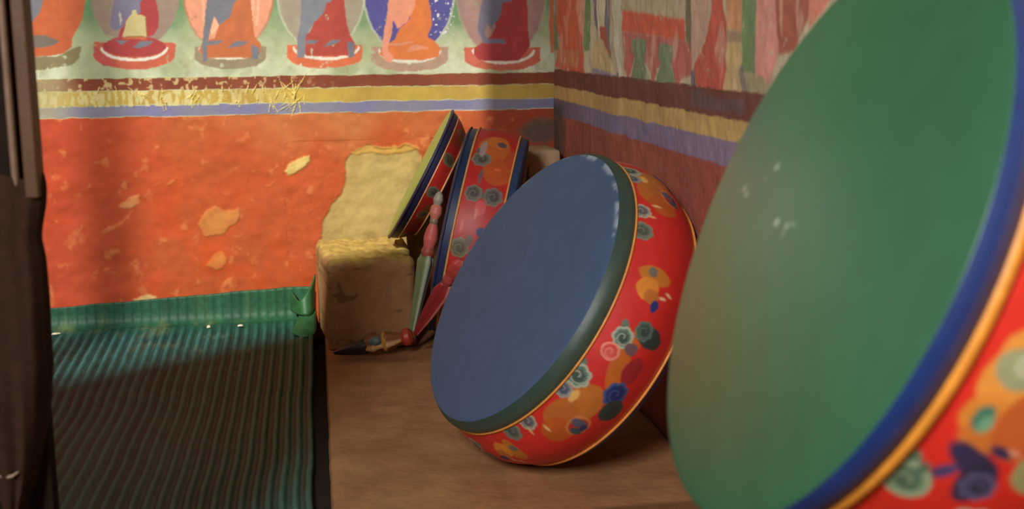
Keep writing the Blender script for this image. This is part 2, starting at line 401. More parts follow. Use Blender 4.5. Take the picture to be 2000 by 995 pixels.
# outlines of the painted furniture
for q in ([(1443, 440), (1470, 420), (1492, 640), (1484, 740), (1466, 640)], [(655, 470), (668, 470), (680, 560), (664, 560)]):
    rp(q, (120, 108, 110), .8)
cv.field(np.clip((fbm(U, V*.35, 24, 131)-.6)*8, 0, 1)*.35, (216, 204, 172))
wv = (n2-.5)*.006+(n1-.5)*.006
def band(lo, hi, col, col2):
    m = np.clip((V+wv-lo)/.003, 0, 1)*np.clip((hi-V-wv)/.003, 0, 1)
    cv.field(m, col); cv.field(m*np.clip((n1-.42)*4, 0, 1)*.6, col2)
band(z1-.012, z0+.010, (128, 74, 58), (118, 66, 54)); band(z2-.010, z1-.004, (206, 166, 84), (180, 140, 84)); band(.606, z2-.002, (138, 118, 148), (124, 112, 150))
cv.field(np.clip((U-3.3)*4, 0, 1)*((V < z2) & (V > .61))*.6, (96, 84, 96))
rp([(1130, 600), (1190, 570), (1230, 620), (1260, 620), (1330, 640), (1480, 640), (1480, 745), (1130, 690)], (112, 84, 84), .9)
below = np.clip((.618-V-wv)/.003, 0, 1)
cv.field(below, (164, 78, 58)); cv.field(below*np.clip((n1-.48)*5, 0, 1)*.6, (176, 88, 58)); cv.field(below*np.clip((n2-.62)*6, 0, 1)*.4, (150, 90, 74))
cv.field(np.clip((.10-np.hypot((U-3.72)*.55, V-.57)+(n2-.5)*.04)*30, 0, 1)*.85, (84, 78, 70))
grey = cv.C.mean(-1, keepdims=True); cv.C = np.clip((cv.C*.80+grey*.20)*1.22, 0, .85)
cv.H += (n2-.5)*.004+(n1-.5)*.012
H = cv.H; H[:, :2] = 0; H[-3:] = 0
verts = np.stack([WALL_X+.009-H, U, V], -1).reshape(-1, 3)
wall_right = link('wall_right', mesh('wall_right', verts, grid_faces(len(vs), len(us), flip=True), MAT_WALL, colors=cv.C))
wall_right['kind'] = 'structure'

# ------------------------------------------------------------------ setting: floor, added light screen, window wall
def box(verts, faces, lo, hi):
    x0, y0, z0_ = lo; x1, y1, z1_ = hi; k = len(verts)
    verts += [(x0, y0, z0_), (x1, y0, z0_), (x1, y1, z0_), (x0, y1, z0_), (x0, y0, z1_), (x1, y0, z1_), (x1, y1, z1_), (x0, y1, z1_)]
    faces += [tuple(k+i for i in f) for f in ((3, 2, 1, 0), (4, 5, 6, 7), (0, 1, 5, 4), (1, 2, 6, 5), (2, 3, 7, 6), (3, 0, 4, 7))]
def box_obj(name, lo, hi, m, parent=None, bevel=0.0):
    v, f = [], []; box(v, f, lo, hi)
    o = link(name, mesh(name, v, f, m, smooth=False), parent)
    if bevel:
        b = o.modifiers.new('bevel', 'BEVEL'); b.width = bevel; b.segments = 3
    return o
fl = box_obj('floor', (-3.2, -3.0, -.14), (WALL_X+.05, WALL_Y+.05, -.06), MAT_FLOOR); fl['kind'] = 'structure'
wl = box_obj('added_light_screen', (-3.2, 1.64, -.06), (-.40, 1.70, 1.04), MAT_DARKWOOD); wl['kind'] = 'structure'  # partition added to keep the fill lamp off the mat
# window wall behind the viewer, its opening read back along the sun
e1 = np.array([.854, .521, 0.0]); e1 /= np.linalg.norm(e1); nrm = np.array([-e1[1], e1[0], 0.0])
WQ = np.array([0, 3.75, .5])-SUN_DIR*8.0
def to_window(P):
    P = np.array(P, float); t = ((P-WQ)@nrm)/(SUN_DIR@nrm); q = P-SUN_DIR*t
    return (q-WQ)@e1, q[2]
sA = to_window(on_z(85, 762, -.048)); sB = to_window(on_z(618, 648, -.008))
jr = to_window((.60, 3.75, .8))[0]; mull = to_window((-.64, 3.75, .4))[0]
jl = to_window((-1.35, 3.75, .4))[0]; headz = to_window((-.2, 3.75, 1.75))[1]
def wall_block(verts, faces, a0, a1, zz0, zz1, th=.12):
    k = len(verts)
    for zz in (zz0, zz1):
        for a, b in ((a0, -th), (a1, -th), (a1, 0), (a0, 0)):
            p = WQ+e1*a+nrm*b
            z = zz if not isinstance(zz, tuple) else zz[0]+(a-a0)/(a1-a0)*(zz[1]-zz[0])
            verts.append((p[0], p[1], z))
    faces += [tuple(k+i for i in f) for f in ((3, 2, 1, 0), (4, 5, 6, 7), (0, 1, 5, 4), (1, 2, 6, 5), (2, 3, 7, 6), (3, 0, 4, 7))]
v, f = [], []
wall_block(v, f, -4.5, jl, -.06, headz+2.2); wall_block(v, f, jr, 6.0, -.06, headz+2.2)
sl_ = lambda a: sA[1]+(a-sA[0])*(sB[1]-sA[1])/(sB[0]-sA[0])
wall_block(v, f, jl, jr, -.06, (sl_(jl), sl_(jr))); wall_block(v, f, jl, jr, headz, headz+2.2)
wf = link('wall_front', mesh('wall_front', v, f, MAT_MUD, smooth=False)); wf['kind'] = 'structure'
v, f = [], []
wall_block(v, f, mull-.034, mull+.034, sl_(mull), headz, .05)
wn = link('window_1', mesh('window_1', v, f, MAT_DARKWOOD, smooth=False)); wn['kind'] = 'structure'

# ------------------------------------------------------------------ earthen platform and ledge
def lumpy_box(lo, hi, step, rad, amp, seed):
    """a hand-plastered block: rounded edges, uneven faces"""
    lo, hi = np.array(lo), np.array(hi); V_, F_ = [], []
    def face(o, a, b):
        na, nb = max(2, int(np.linalg.norm(a)/step)), max(2, int(np.linalg.norm(b)/step))
        s, t = np.meshgrid(np.linspace(0, 1, na+1), np.linspace(0, 1, nb+1))
        P = o+s[..., None]*a+t[..., None]*b
        k = sum(len(q) for q in V_)
        V_.append(P.reshape(-1, 3)); F_.append(grid_faces(nb+1, na+1)+k)
    d = hi-lo; X, Y, Z = np.diag(d)
    face(lo+Z, X, Y); face(lo, X, Z); face(lo+Y, -Y, Z); face(lo+X, Y, Z); face(lo+X+Y, -X, Z)
    P = np.concatenate(V_)
    # round the edges
    c = np.clip(P, lo+rad, hi-rad); c[:, 2] = np.minimum(P[:, 2], hi[2]-rad)
    q = P-c; L_ = np.linalg.norm(q, axis=1, keepdims=True)
    P = np.where(L_ > rad, c+q/np.maximum(L_, 1e-9)*rad, P)
    n = fbm(P[:, 0]+P[:, 2]*.7, P[:, 1]+P[:, 2]*.9, 9, seed, 4)-.5
    nn = q/np.maximum(L_, 1e-6)
    P = P+nn*(n*amp)[:, None]
    return P, np.concatenate(F_)
P, Fq = lumpy_box((.004, .45, -.06), (WALL_X-.001, WALL_Y-.008, .0), .012, .012, .010, 7)
plat = link('platform', mesh('platform', P, Fq, MAT_MUD))
tag(plat, 'low brown earthen platform along the right wall carrying the drums', 'platform')
P, Fq = lumpy_box((.004, 3.35, .004), (.258, WALL_Y-.008, .252), .005, .022, .014, 19)
lit = fbm(P[:, 0], P[:, 1]+P[:, 2], 30, 3, 3)
P[:, 0] += (.014-.032*(P[:, 1]-3.35)/.4)*(1-np.clip(P[:, 0]/.262, 0, 1))
rough = np.clip((P[:, 2]-.225)*60, 0, 1)
P[:, 2] += rough*(fbm(P[:, 0], P[:, 1], 45, 14, 3)-.5)*.018
c = lin((172, 128, 88))+(lin((196, 166, 92))-lin((172, 128, 88)))*(np.clip((P[:, 2]-.236)*60+(lit-.5)*2, 0, 1))[:, None]  # top coloured yellower than the front to look sunlit
edge = np.clip((.018-.032*(P[:, 1]-3.35)/.4-P[:, 0])*150, 0, 1)[:, None]
c = c*(1-edge)+lin((198, 178, 98))*edge  # left face coloured paler, its sunlit look put into the paint
pit = np.clip((fbm(P[:, 0]*1.2, P[:, 2]*2.4, 20, 40, 2)-.72)*14, 0, 1)[:, None]
c = c*(1-pit*.45)
ledge = link('mud_ledge', mesh('mud_ledge', P, Fq, MAT_LEDGE, colors=c))
tag(ledge, 'square mud plaster ledge with crumbling top coloured sunlit yellow beside the mat', 'ledge')
P, Fq = lumpy_box((.612, 3.55, .004), (WALL_X-.01, WALL_Y-.012, .525), .012, .012, .008, 23)
MAT_PALE = material('pale_mud', (176, 150, 118), rough=.9, var=.15, scale=20)
blk = link('mud_block', mesh('mud_block', P, Fq, MAT_PALE))
tag(blk, 'pale beige upright block in the wall corner behind the blue drum', 'block')

# ------------------------------------------------------------------ ribbed mat
PITCHX = .0265
xs = np.arange(-1.30, -.030, PITCHX/8)
def mat_path():
    ys = list(np.arange(1.75, 3.05, .03))+list(np.arange(3.05, 3.70, .012)); pts = []
    for y in ys:
        t = max(0, (y-2.95)/.75); pts.append((y, -.052+.062*t**1.3))
    for k in range(1, 9):
        a = k/8*math.pi/2; pts.append((3.70+.034*math.sin(a), .0095+.034*(1-math.cos(a))))
    for k in range(1, 9): pts.append((3.735, .0435+k/8))
    return pts
path = mat_path(); nb = len(path)-8
V_ = np.zeros((len(path), len(xs), 3)); Cc = np.zeros((len(path), len(xs), 3))
ph = (xs/PITCHX) % 1.0
prof = np.clip((np.abs(ph-.5)-.17)/.10, 0, 1); prof = 1-prof*prof*(3-2*prof)
rowseed = vnoise(np.floor(xs/PITCHX), 0*xs, 61)
for j, (y, z) in enumerate(path):
    flap = 0 if y < 3.6 else min(1, (y-3.6)/.12)
    zz = np.full(len(xs), z)
    top = .072+.036*np.clip((xs+.85)/.75, 0, 1)+.006*(fbm(xs, 0*xs, 12, 63)-.5)
    if j >= nb: zz = .0435+(top-.0435)*(z-.0435)
    amp = .0085*(1-.8*flap)
    wav = .006*(fbm(xs, 0*xs+y*.7, 7, 66)-.5)
    sx = xs+.010*(fbm(0*xs+xs*.3, 0*xs+y, 5, 68)-.5)
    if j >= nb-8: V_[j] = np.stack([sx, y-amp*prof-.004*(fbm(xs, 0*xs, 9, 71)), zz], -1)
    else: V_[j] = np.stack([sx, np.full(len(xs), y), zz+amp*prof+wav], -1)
    n = fbm(xs, 0*xs+y, 26, 64, 4)
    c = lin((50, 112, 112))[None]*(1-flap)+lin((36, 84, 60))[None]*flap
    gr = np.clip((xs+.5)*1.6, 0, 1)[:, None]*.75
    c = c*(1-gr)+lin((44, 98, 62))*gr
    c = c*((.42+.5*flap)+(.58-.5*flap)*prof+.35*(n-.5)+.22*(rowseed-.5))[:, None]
    dust = np.clip((fbm(xs, 0*xs+y, 17, 65, 3)-.6)*6, 0, 1)[:, None]*np.clip((y-3.3)*3, 0, 1)*.22
    Cc[j] = c*(1-dust)+lin((150, 150, 96))*dust
Vb = V_.copy()
vtx = V_.reshape(-1, 3); fc = grid_faces(len(path), len(xs))
matroot = empty('ribbed_mat', (-.66, 2.7, -.06), 'dark green ribbed floor mat with its far edge turned up the wall', 'mat')
def off(P, o): return np.asarray(P)-np.array(o.location)
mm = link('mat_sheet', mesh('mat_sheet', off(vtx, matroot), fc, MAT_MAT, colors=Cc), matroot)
so = mm.modifiers.new('solid', 'SOLIDIFY'); so.thickness = .004; so.offset = -1
# the crumpled corner by the ledge
def ribbon(rail, nu=10):
    """rail: list of (bottom point, top point)"""
    n = len(rail); t = np.linspace(0, n-1, (n-1)*8+1)
    A = np.array([r[0] for r in rail], float); B_ = np.array([r[1] for r in rail], float)
    def cat(Q):
        out = []
        for k in t:
            i = min(int(k), n-2); u = k-i
            p0, p1, p2, p3 = Q[max(i-1, 0)], Q[i], Q[i+1], Q[min(i+2, n-1)]
            out.append(.5*((2*p1)+(p2-p0)*u+(2*p0-5*p1+4*p2-p3)*u*u+(3*p1-p0-3*p2+p3)*u**3))
        return np.array(out)
    a, b = cat(A), cat(B_)
    s = np.linspace(0, 1, nu)[None, :, None]
    return (a[:, None]*(1-s)+b[:, None]*s)
rail = [(on_y(570, 606, 3.69), on_y(569, 568, 3.725)), (on_y(577, 612, 3.64), on_y(575, 576, 3.68)), (on_y(590, 616, 3.60), on_y(586, 588, 3.62)),
        (on_y(606, 616, 3.60), on_y(603, 566, 3.63)), (on_y(612, 608, 3.65), on_y(614, 536, 3.69))]
G1 = ribbon(rail)
MAT_GREEN = material('green_rubber', (46, 98, 56), rough=.5, var=.25, scale=40, spec=.4)
cr = link('folded_corner', mesh('folded_corner', off(G1.reshape(-1, 3), matroot), grid_faces(*G1.shape[:2]), MAT_GREEN), matroot)
so = cr.modifiers.new('solid', 'SOLIDIFY'); so.thickness = .004
rail = [(on_y(570, 652, 3.56), on_y(588, 612, 3.63)), (on_y(590, 660, 3.54), on_y(598, 618, 3.60)), (on_y(612, 655, 3.55), on_y(612, 614, 3.61)), (on_y(616, 640, 3.60), on_y(614, 600, 3.66))]
G2 = ribbon(rail)
cr2 = link('folded_corner', mesh('folded_corner', off(G2.reshape(-1, 3), matroot), grid_faces(*G2.shape[:2]), MAT_GREEN), matroot)
so = cr2.modifiers.new('solid', 'SOLIDIFY'); so.thickness = .004

# ------------------------------------------------------------------ drums
def frame(n):
    n = np.array(n, float); n /= np.linalg.norm(n); v = np.array([0, 0, 1.0])-n*n[2]; v /= np.linalg.norm(v)
    return n, np.cross(v, n), v
def band_color(U, V, cols, f=30, seed=0):
    return cols

class Barrel:
    """painted side of a drum, unrolled: a = angle in degrees, s = depth behind the near edge"""
    def __init__(s, R, T, base, na=1000, ns=64):
        s.R, s.T = R, T
        s.a = np.linspace(-180, 180, na, endpoint=False); s.s = np.linspace(0, T, ns)
        s.A, s.Sg = np.meshgrid(s.a, s.s)
        s.C = np.empty(s.A.shape+(3,)); s.C[:] = lin(base)
        s.P1 = fbm(s.A*.02*R/.3, s.Sg*4, 18, 5, 3)-.5; s.P2 = fbm(s.A*.02*R/.3, s.Sg*4, 18, 15, 3)-.5
    def loc(s, a, sd, wob=.004):
        dx = ((s.A-a+180) % 360-180)*math.pi/180*s.R
        return dx+s.P1*wob, s.Sg-sd+s.P2*wob
    def put(s, m, col, op=1.0):
        m = (np.clip(m, 0, 1)*op)[..., None]; s.C = s.C*(1-m)+lin(col)*m
    def blob(s, a, sd, rx, ry, col, rot=0, soft=.0025, op=1.0):
        x, y = s.loc(a, sd); c, k = math.cos(math.radians(rot)), math.sin(math.radians(rot))
        x, y = x*c+y*k, -x*k+y*c
        d = 1-np.hypot(x/rx, y/ry)
        s.put(d*min(rx, ry)/soft, col, op)
    def scroll(s, a, sd, r, dark, mid, light, lobes=7, turn=1, tail=None):
        """a cloud scroll: scalloped pale rim, darker body, spiral line"""
        x, y = s.loc(a, sd, .002); d = np.hypot(x, y); th = np.arctan2(y, x)
        r = r*1.2; ro = r*(1+.16*np.abs(np.cos(th*lobes/2)))
        if tail is not None:
            s.blob(a+tail*1.1*r/s.R*57.3, sd-.35*r, r*.75, r*.42, mid, rot=-25*tail)
        s.put((ro-d)/.0015, light); s.put((ro*.80-d)/.002, mid); s.put((ro*.55-d)/.002, dark, .75)
        sp = ((d/r*1.6+turn*th/(2*math.pi)) % 1.0)
        s.put((.16-np.abs(sp-.5))/.08*((d < ro*.75) & (d > r*.10)), light, .75)

def make_drum(name, label, group, c, n, R, rh, h, dome, T, bulge, head_col, rim_cols, bead_col, bead_r, barrel, back_rim_col, head_paint=None, skin=None, inset=0.0, taper=0.0):
    skin = skin or MAT_MATTE
    n, u, v = frame(n); c = np.array(c, float)
    low = c-n*T-v*R
    root = empty(name, tuple(low), label, 'drum', group)
    def world(rad, ang, d):      # arrays: radius, angle(rad), height along the axis
        return c+np.asarray(rad)[..., None]*(np.cos(ang)[..., None]*u+np.sin(ang)[..., None]*v)+np.asarray(d)[..., None]*n
    na = 320; ang = np.linspace(-math.pi, math.pi, na, endpoint=False)
    # head: a domed skin turned over at its edge, and the same at the back
    rr = np.concatenate([np.linspace(.001, .97, 90)*rh, rh*(.97+.03*np.sin(np.linspace(.2, 1, 6)*math.pi/2))])
    hh = h+dome*(1-(rr/rh)**2); hh[-6:] -= .004*rh*(1-np.cos(np.linspace(.2, 1, 6)*math.pi/2))
    Rg, Ag = np.meshgrid(rr, ang, indexing='ij'); Hg = np.repeat(hh[:, None], na, 1)
    Pw = world(Rg, Ag, Hg)
    col = np.empty(Pw.shape); col[:] = lin(head_col)
    gx, gy = Rg*np.cos(Ag), Rg*np.sin(Ag)
    col *= (1+.16*(fbm(gx, gy, 7, 31, 4)-.5))[..., None]
    worn = np.clip((Rg/rh-.975)*60, 0, 1)*np.clip((fbm(Ag*4, Rg*0, 4, 35, 3)-.55)*8, 0, 1)*((gx < 0) & (gy > 0))
    col = col*(1-worn[..., None]*.5)+lin((170, 170, 150))*worn[..., None]*.5
    if head_paint: col = head_paint(col, gx, gy)
    me = mesh('drumhead', off(Pw.reshape(-1, 3), root), grid_faces(len(rr), na, wrap=True), skin, colors=col)
    link('drumhead', me, root)
    # rim band between skin and bead
    t = np.linspace(0, 1, 14); rb = rh+(R-rh)*t+.006*np.sin(t*math.pi); hb = (h-.004*rh)*(1-t)
    Rg, Ag = np.meshgrid(rb, ang, indexing='ij'); Hg = np.repeat(hb[:, None], na, 1)
    Pw = world(Rg, Ag, Hg); tt = t[:, None, None]
    k = np.clip((tt-.3)*3, 0, 1)
    col = lin(rim_cols[0])*(1-k)+lin(rim_cols[1])*k + 0*Pw
    col = col*(1+.2*(fbm(Ag*6, Hg*30, 8, 37, 3)-.5))[..., None]
    link('rim_band', mesh('rim_band', off(Pw.reshape(-1, 3), root), grid_faces(len(rb), na, wrap=True), MAT_PAINT, colors=col), root)
    # beads
    def torus(nm, rad, d, r, colr):
        ph = np.linspace(0, 2*math.pi, 12, endpoint=False)
        Pg, Ag = np.meshgrid(ph, ang, indexing='ij')
        Pw = world(rad+r*np.cos(Pg), Ag, d+r*np.sin(Pg))
        f = grid_faces(12, na, wrap=True); last = np.arange(na)
        f = np.concatenate([f, np.stack([11*na+last, 11*na+(last+1) % na, (last+1) % na, last], -1)])
        cc = np.empty(Pw.shape); cc[:] = lin(colr); cc *= (1+.25*(fbm(Ag*8, Pg*0, 6, 39, 3)-.5))[..., None]
        link(nm, mesh(nm, off(Pw.reshape(-1, 3), root), f, MAT_PAINT, colors=cc), root)
    torus('gold_bead', R*(1-taper*inset/T)+(bulge*math.sin(math.pi*inset/T) if inset else 0), -inset, bead_r, bead_col)
    torus('gold_bead', R*(1-taper)+(bulge*math.sin(math.pi*inset/T) if inset and not taper else 0), (0 if taper else inset)-T, bead_r*.9, bead_col)
    # barrel
    pr = (R-.002)*(1-taper*(barrel.s/T)**1.3)+bulge*np.sin(np.pi*np.clip(barrel.s/T, 0, 1))
    Rg = np.repeat(pr[:, None], len(barrel.a), 1); Ag = np.radians(barrel.A)
    Pw = world(Rg, Ag, -barrel.Sg)
    link('barrel', mesh('barrel', off(Pw.reshape(-1, 3), root), grid_faces(len(barrel.s), len(barrel.a), wrap=True), MAT_PAINT, colors=barrel.C), root)
    # back rim and back skin
    tb = np.linspace(0, 1, 8); rb = R-(R-rh*.985)*tb; hb = -T-(h*.6)*tb
    rb = np.concatenate([rb, np.linspace(rh*.96, .001, 12)])*(1-taper); hb = np.concatenate([hb, np.full(12, -T-h*.6)])
    Rg, Ag = np.meshgrid(rb[:8], ang, indexing='ij'); Pw = world(Rg, Ag, np.repeat(hb[:8, None], na, 1))
    cc = np.empty(Pw.shape); cc[:] = lin(back_rim_col)
    link('back_rim', mesh('back_rim', off(Pw.reshape(-1, 3), root), grid_faces(8, na, wrap=True), MAT_PAINT, colors=cc), root)
    Rg, Ag = np.meshgrid(rb[7:], ang, indexing='ij'); Pw = world(Rg, Ag, np.repeat(hb[7:, None], na, 1))
    cc = np.empty(Pw.shape); cc[:] = lin(head_col)
    link('drumhead', mesh('drumhead', off(Pw.reshape(-1, 3), root), grid_faces(len(rb)-7, na, wrap=True), skin, colors=cc), root)
    return root

RED = (206, 46, 40)
TEAL, TEALD, PALE = (92, 118, 104), (48, 66, 62), (168, 178, 156)
OCH, OCHD = (190, 112, 46), (160, 80, 34)
NAVY = (34, 56, 118)
# --- blue drum in the middle
b = Barrel(.307, .154, RED)
for o in (0, 92, 184, 276):
    b.blob(22+o, .052, .018, .034, (196, 118, 44)); b.blob(17+o, .045, .022, .022, (222, 140, 52)); b.blob(15+o, .056, .014, .016, OCH)
    b.blob(23+o, .045, .010, .010, (112, 110, 96)); b.blob(12.5+o, .068, .013, .010, NAVY); b.blob(16+o, .078, .004, .010, (230, 200, 150)); b.blob(18+o, .090, .004, .012, (230, 200, 150))
    b.blob(-10+o, .062, .062, .020, (196, 104, 38), rot=-20); b.blob(-1+o, .06, .02, .018, (196, 98, 40))
    b.blob(-26+o, .052, .042, .034, OCH); b.blob(-34+o, .035, .040, .026, (186, 104, 42)); b.blob(-40+o, .055, .03, .03, (188, 92, 34))
    b.blob(-26+o, .030, .016, .008, (226, 176, 96))
    b.blob(3+o, .088, .020, .030, TEALD); b.scroll(4+o, .070, .014, TEALD, (70, 92, 84), TEAL)
    b.scroll(-1+o, .040, .015, TEALD, TEAL, PALE, tail=1); b.scroll(-7+o, .033, .013, (214, 96, 84), (206, 66, 58), (232, 140, 122), lobes=1)
    b.blob(-3+o, .064, .012, .014, (112, 84, 92)); b.blob(-9+o, .090, .028, .020, (160, 44, 52))
    b.scroll(-19.5+o, .012, .018, TEALD, TEAL, PALE, tail=1); b.scroll(-26.5+o, .008, .013, (58, 70, 100), (96, 104, 112), (150, 156, 150))
    b.scroll(-18+o, .090, .019, (22, 44, 110), NAVY, (70, 92, 140)); b.blob(-24+o, .108, .026, .024, TEALD)
    b.blob(-34+o, .076, .026, .022, (206, 128, 70)); b.blob(-34.3+o, .077, .021, .018, (178, 50, 46)); b.blob(-33+o, .072, .011, .016, (86, 92, 108)); b.blob(-36.5+o, .082, .009, .014, (60, 86, 88)); b.blob(-34+o, .088, .010, .008, (44, 60, 100))
    b.scroll(-46+o, .010, .014, (86, 84, 96), (110, 106, 106), (176, 170, 150)); b.scroll(-55+o, .012, .016, (66, 76, 70), (92, 102, 90), (124, 128, 108))
    b.blob(-42+o, .040, .004, .012, (232, 190, 130)); b.blob(-48+o, .028, .004, .010, (226, 170, 120))
b.put((b.Sg-.142)/.004, (196, 96, 48)); b.put(((b.Sg-.150)/.004), (120, 40, 34))
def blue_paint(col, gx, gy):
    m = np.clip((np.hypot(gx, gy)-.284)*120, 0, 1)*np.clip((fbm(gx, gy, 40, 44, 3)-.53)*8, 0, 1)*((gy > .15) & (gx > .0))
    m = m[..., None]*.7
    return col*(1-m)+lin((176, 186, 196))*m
make_drum('drum', 'blue-headed drum leaning on the right wall, red barrel with cloud scrolls', None, (.418, 2.385, .346), (-.818, -.213, .534), .307, .297, .036, .008, .154, .024,
          (76, 96, 127), ((52, 74, 66), (66, 84, 70)), (226, 150, 70), .0028, b, (40, 60, 110), blue_paint)
# --- large green drum in front
b = Barrel(.262, .17, (212, 44, 30), 1100, 80)
for o in (0, 72, 144, 216, 288):
    b.blob(-11+o, .040, .030, .026, (216, 142, 58)); b.blob(-9+o, .055, .034, .030, (216, 142, 58)); b.blob(-6+o, .034, .020, .016, (216, 142, 58)); b.blob(-17+o, .033, .020, .018, (212, 132, 50)); b.blob(-20+o, .038, .018, .016, (200, 112, 44))
    b.blob(-16+o, .060, .03, .02, (190, 92, 40))
    b.blob(-8+o, .036, .018, .016, (148, 150, 110), rot=40); b.blob(-7+o, .040, .012, .010, (176, 176, 140), rot=40); b.blob(-17.2+o, .032, .013, .008, (66, 118, 96)); b.blob(-18+o, .036, .009, .006, (110, 156, 120))
    b.blob(-24.5+o, .046, .012, .026, (52, 44, 74), rot=20); b.blob(-27.5+o, .056, .022, .014, (46, 42, 66)); b.blob(-28+o, .034, .014, .006, (74, 62, 100), rot=30); b.scroll(-28+o, .060, .010, (40, 40, 60), (60, 56, 84), (92, 86, 118)); b.blob(-21+o, .056, .006, .010, (50, 44, 74)); b.blob(-20+o, .064, .003, .007, (214, 150, 120))
    b.scroll(-33.2+o, .018, .014, (70, 96, 76), (96, 124, 96), (148, 166, 130), lobes=1, tail=1); b.blob(-29.5+o, .022, .008, .005, (76, 104, 84))
    b.blob(-22+o, .090, .02, .02, (150, 150, 96)); b.blob(-10+o, .10, .05, .03, (170, 40, 34)); b.scroll(-36+o, .08, .016, TEALD, TEAL, PALE)
b.put((b.Sg-.158)/.004, (200, 110, 50))
GC, GN = np.array((.453, 1.009, .673)), (-.923, .017, .385)
def on_head(px, py, hgt):
    n, u, v = frame(GN); c = GC+n*hgt; r = ray(px, py); t = ((c-EYE)@n)/(r@n); q = EYE+r*t-c
    return q@u, q@v
def green_paint(col, gx, gy):
    spots = [(1455, 368, .0035), (1460, 380, .002), (1525, 328, .0035), (1515, 332, .002), (1528, 440, .004), (1548, 448, .003), (1560, 444, .0025), (1500, 352, .002), (1540, 462, .0025), (1570, 470, .002)]
    for px, py, r in spots:
        x, y = on_head(px, py, .045)
        d = np.hypot(gx-x, (gy-y)*.8)+.004*(fbm(gx, gy, 150, 48, 2)-.5)
        m = np.clip((r-d)/.0015, 0, 1)[..., None]*.7
        col = col*(1-m)+lin((196, 204, 184))*m
    return col
make_drum('drum', 'large green-headed drum at the front right, thick gold bead on its edge', None, GC, GN, .260, .266, .033, .018, .17, .016,
          (55, 101, 71), ((26, 50, 108), (80, 72, 98)), (232, 152, 54), .0062, b, (34, 62, 128), green_paint, MAT_SKIN)
# --- upright drum against the corner, seen from its side
b = Barrel(.29, .158, (186, 40, 36))
for o in (0, 90, 180, 270):
    b.blob(62+o, .078, .060, .044, (196, 96, 42)); b.blob(68+o, .085, .034, .030, (206, 112, 44)); b.blob(66+o, .096, .014, .014, (92, 74, 86)); b.blob(45+o, .100, .045, .040, (190, 84, 40)); b.blob(55+o, .13, .04, .02, (186, 74, 40))
    b.scroll(51.5+o, .052, .020, (70, 66, 64), (100, 96, 90), (128, 120, 106), tail=1); b.blob(60+o, .050, .04, .010, (170, 140, 140)); b.blob(46+o, .100, .006, .012, (222, 110, 60))
    b.blob(40+o, .060, .03, .006, (120, 90, 96)); b.scroll(30+o, .052, .018, (64, 58, 60), (92, 84, 80), (124, 114, 100)); b.scroll(30+o, .104, .020, (64, 58, 60), (92, 88, 84), (124, 114, 100)); b.blob(30+o, .078, .012, .006, (100, 94, 88))
    b.blob(23+o, .078, .022, .016, (206, 74, 76)); b.blob(20+o, .070, .020, .005, (214, 110, 96)); b.blob(48+o, .142, .016, .008, (60, 62, 100))
    b.blob(11+o, .093, .014, .014, (26, 52, 110)); b.scroll(1.5+o, .046, .020, (78, 70, 54), (104, 96, 74), (132, 120, 92)); b.blob(6+o, .066, .016, .012, (112, 90, 80)); b.blob(12+o, .04, .02, .006, (216, 90, 70))
b.put((.020-b.Sg)/.001, (34, 48, 84)); b.put((b.Sg-.138)/.001, (34, 62, 100))
_n, _u2, _v = frame((-.958, .20, .21)); cB = on_y(922, 251, 3.39)-_v*.289
make_drum('drum', 'upright red drum with navy rims standing in the wall corner', None, cB, (-.958, .20, .21), .29, .283, .009, .003, .158, .010,
          (70, 92, 120), ((34, 48, 84), (38, 54, 90)), (216, 156, 84), .003, b, (34, 66, 106), inset=.021)
# --- narrow drum leaning on it over the ledge
b = Barrel(.205, .060, (186, 44, 36), 700, 36)
for o in (0, 90, 180, 270):
    b.scroll(-4+o, .040, .015, (64, 60, 56), (92, 88, 76), (124, 116, 96)); b.scroll(-62+o, .040, .016, (70, 62, 46), (96, 86, 62), (122, 110, 84)); b.blob(-28+o, .048, .05, .016, (150, 78, 40)); b.scroll(-28+o, .044, .013, (80, 66, 50), (120, 92, 60), (150, 110, 70)); b.blob(-40+o, .03, .03, .02, (160, 60, 36))
b.put((.017-b.Sg)/.001, (34, 34, 62))
_n, _u2, _v = frame((-.875, .07, .47)); cA = on_y(887, 218, 3.535)-_v*.205
make_drum('drum', 'shallow tilted drum with a yellow-green head leaning behind the upright drum above the ledge', None, cA, (-.875, .07, .47), .205, .201, .010, .003, .060, .002,
          (158, 166, 84), ((34, 34, 62), (40, 40, 70)), (220, 160, 96), .0026, b, (40, 50, 90), inset=.018, taper=.2)

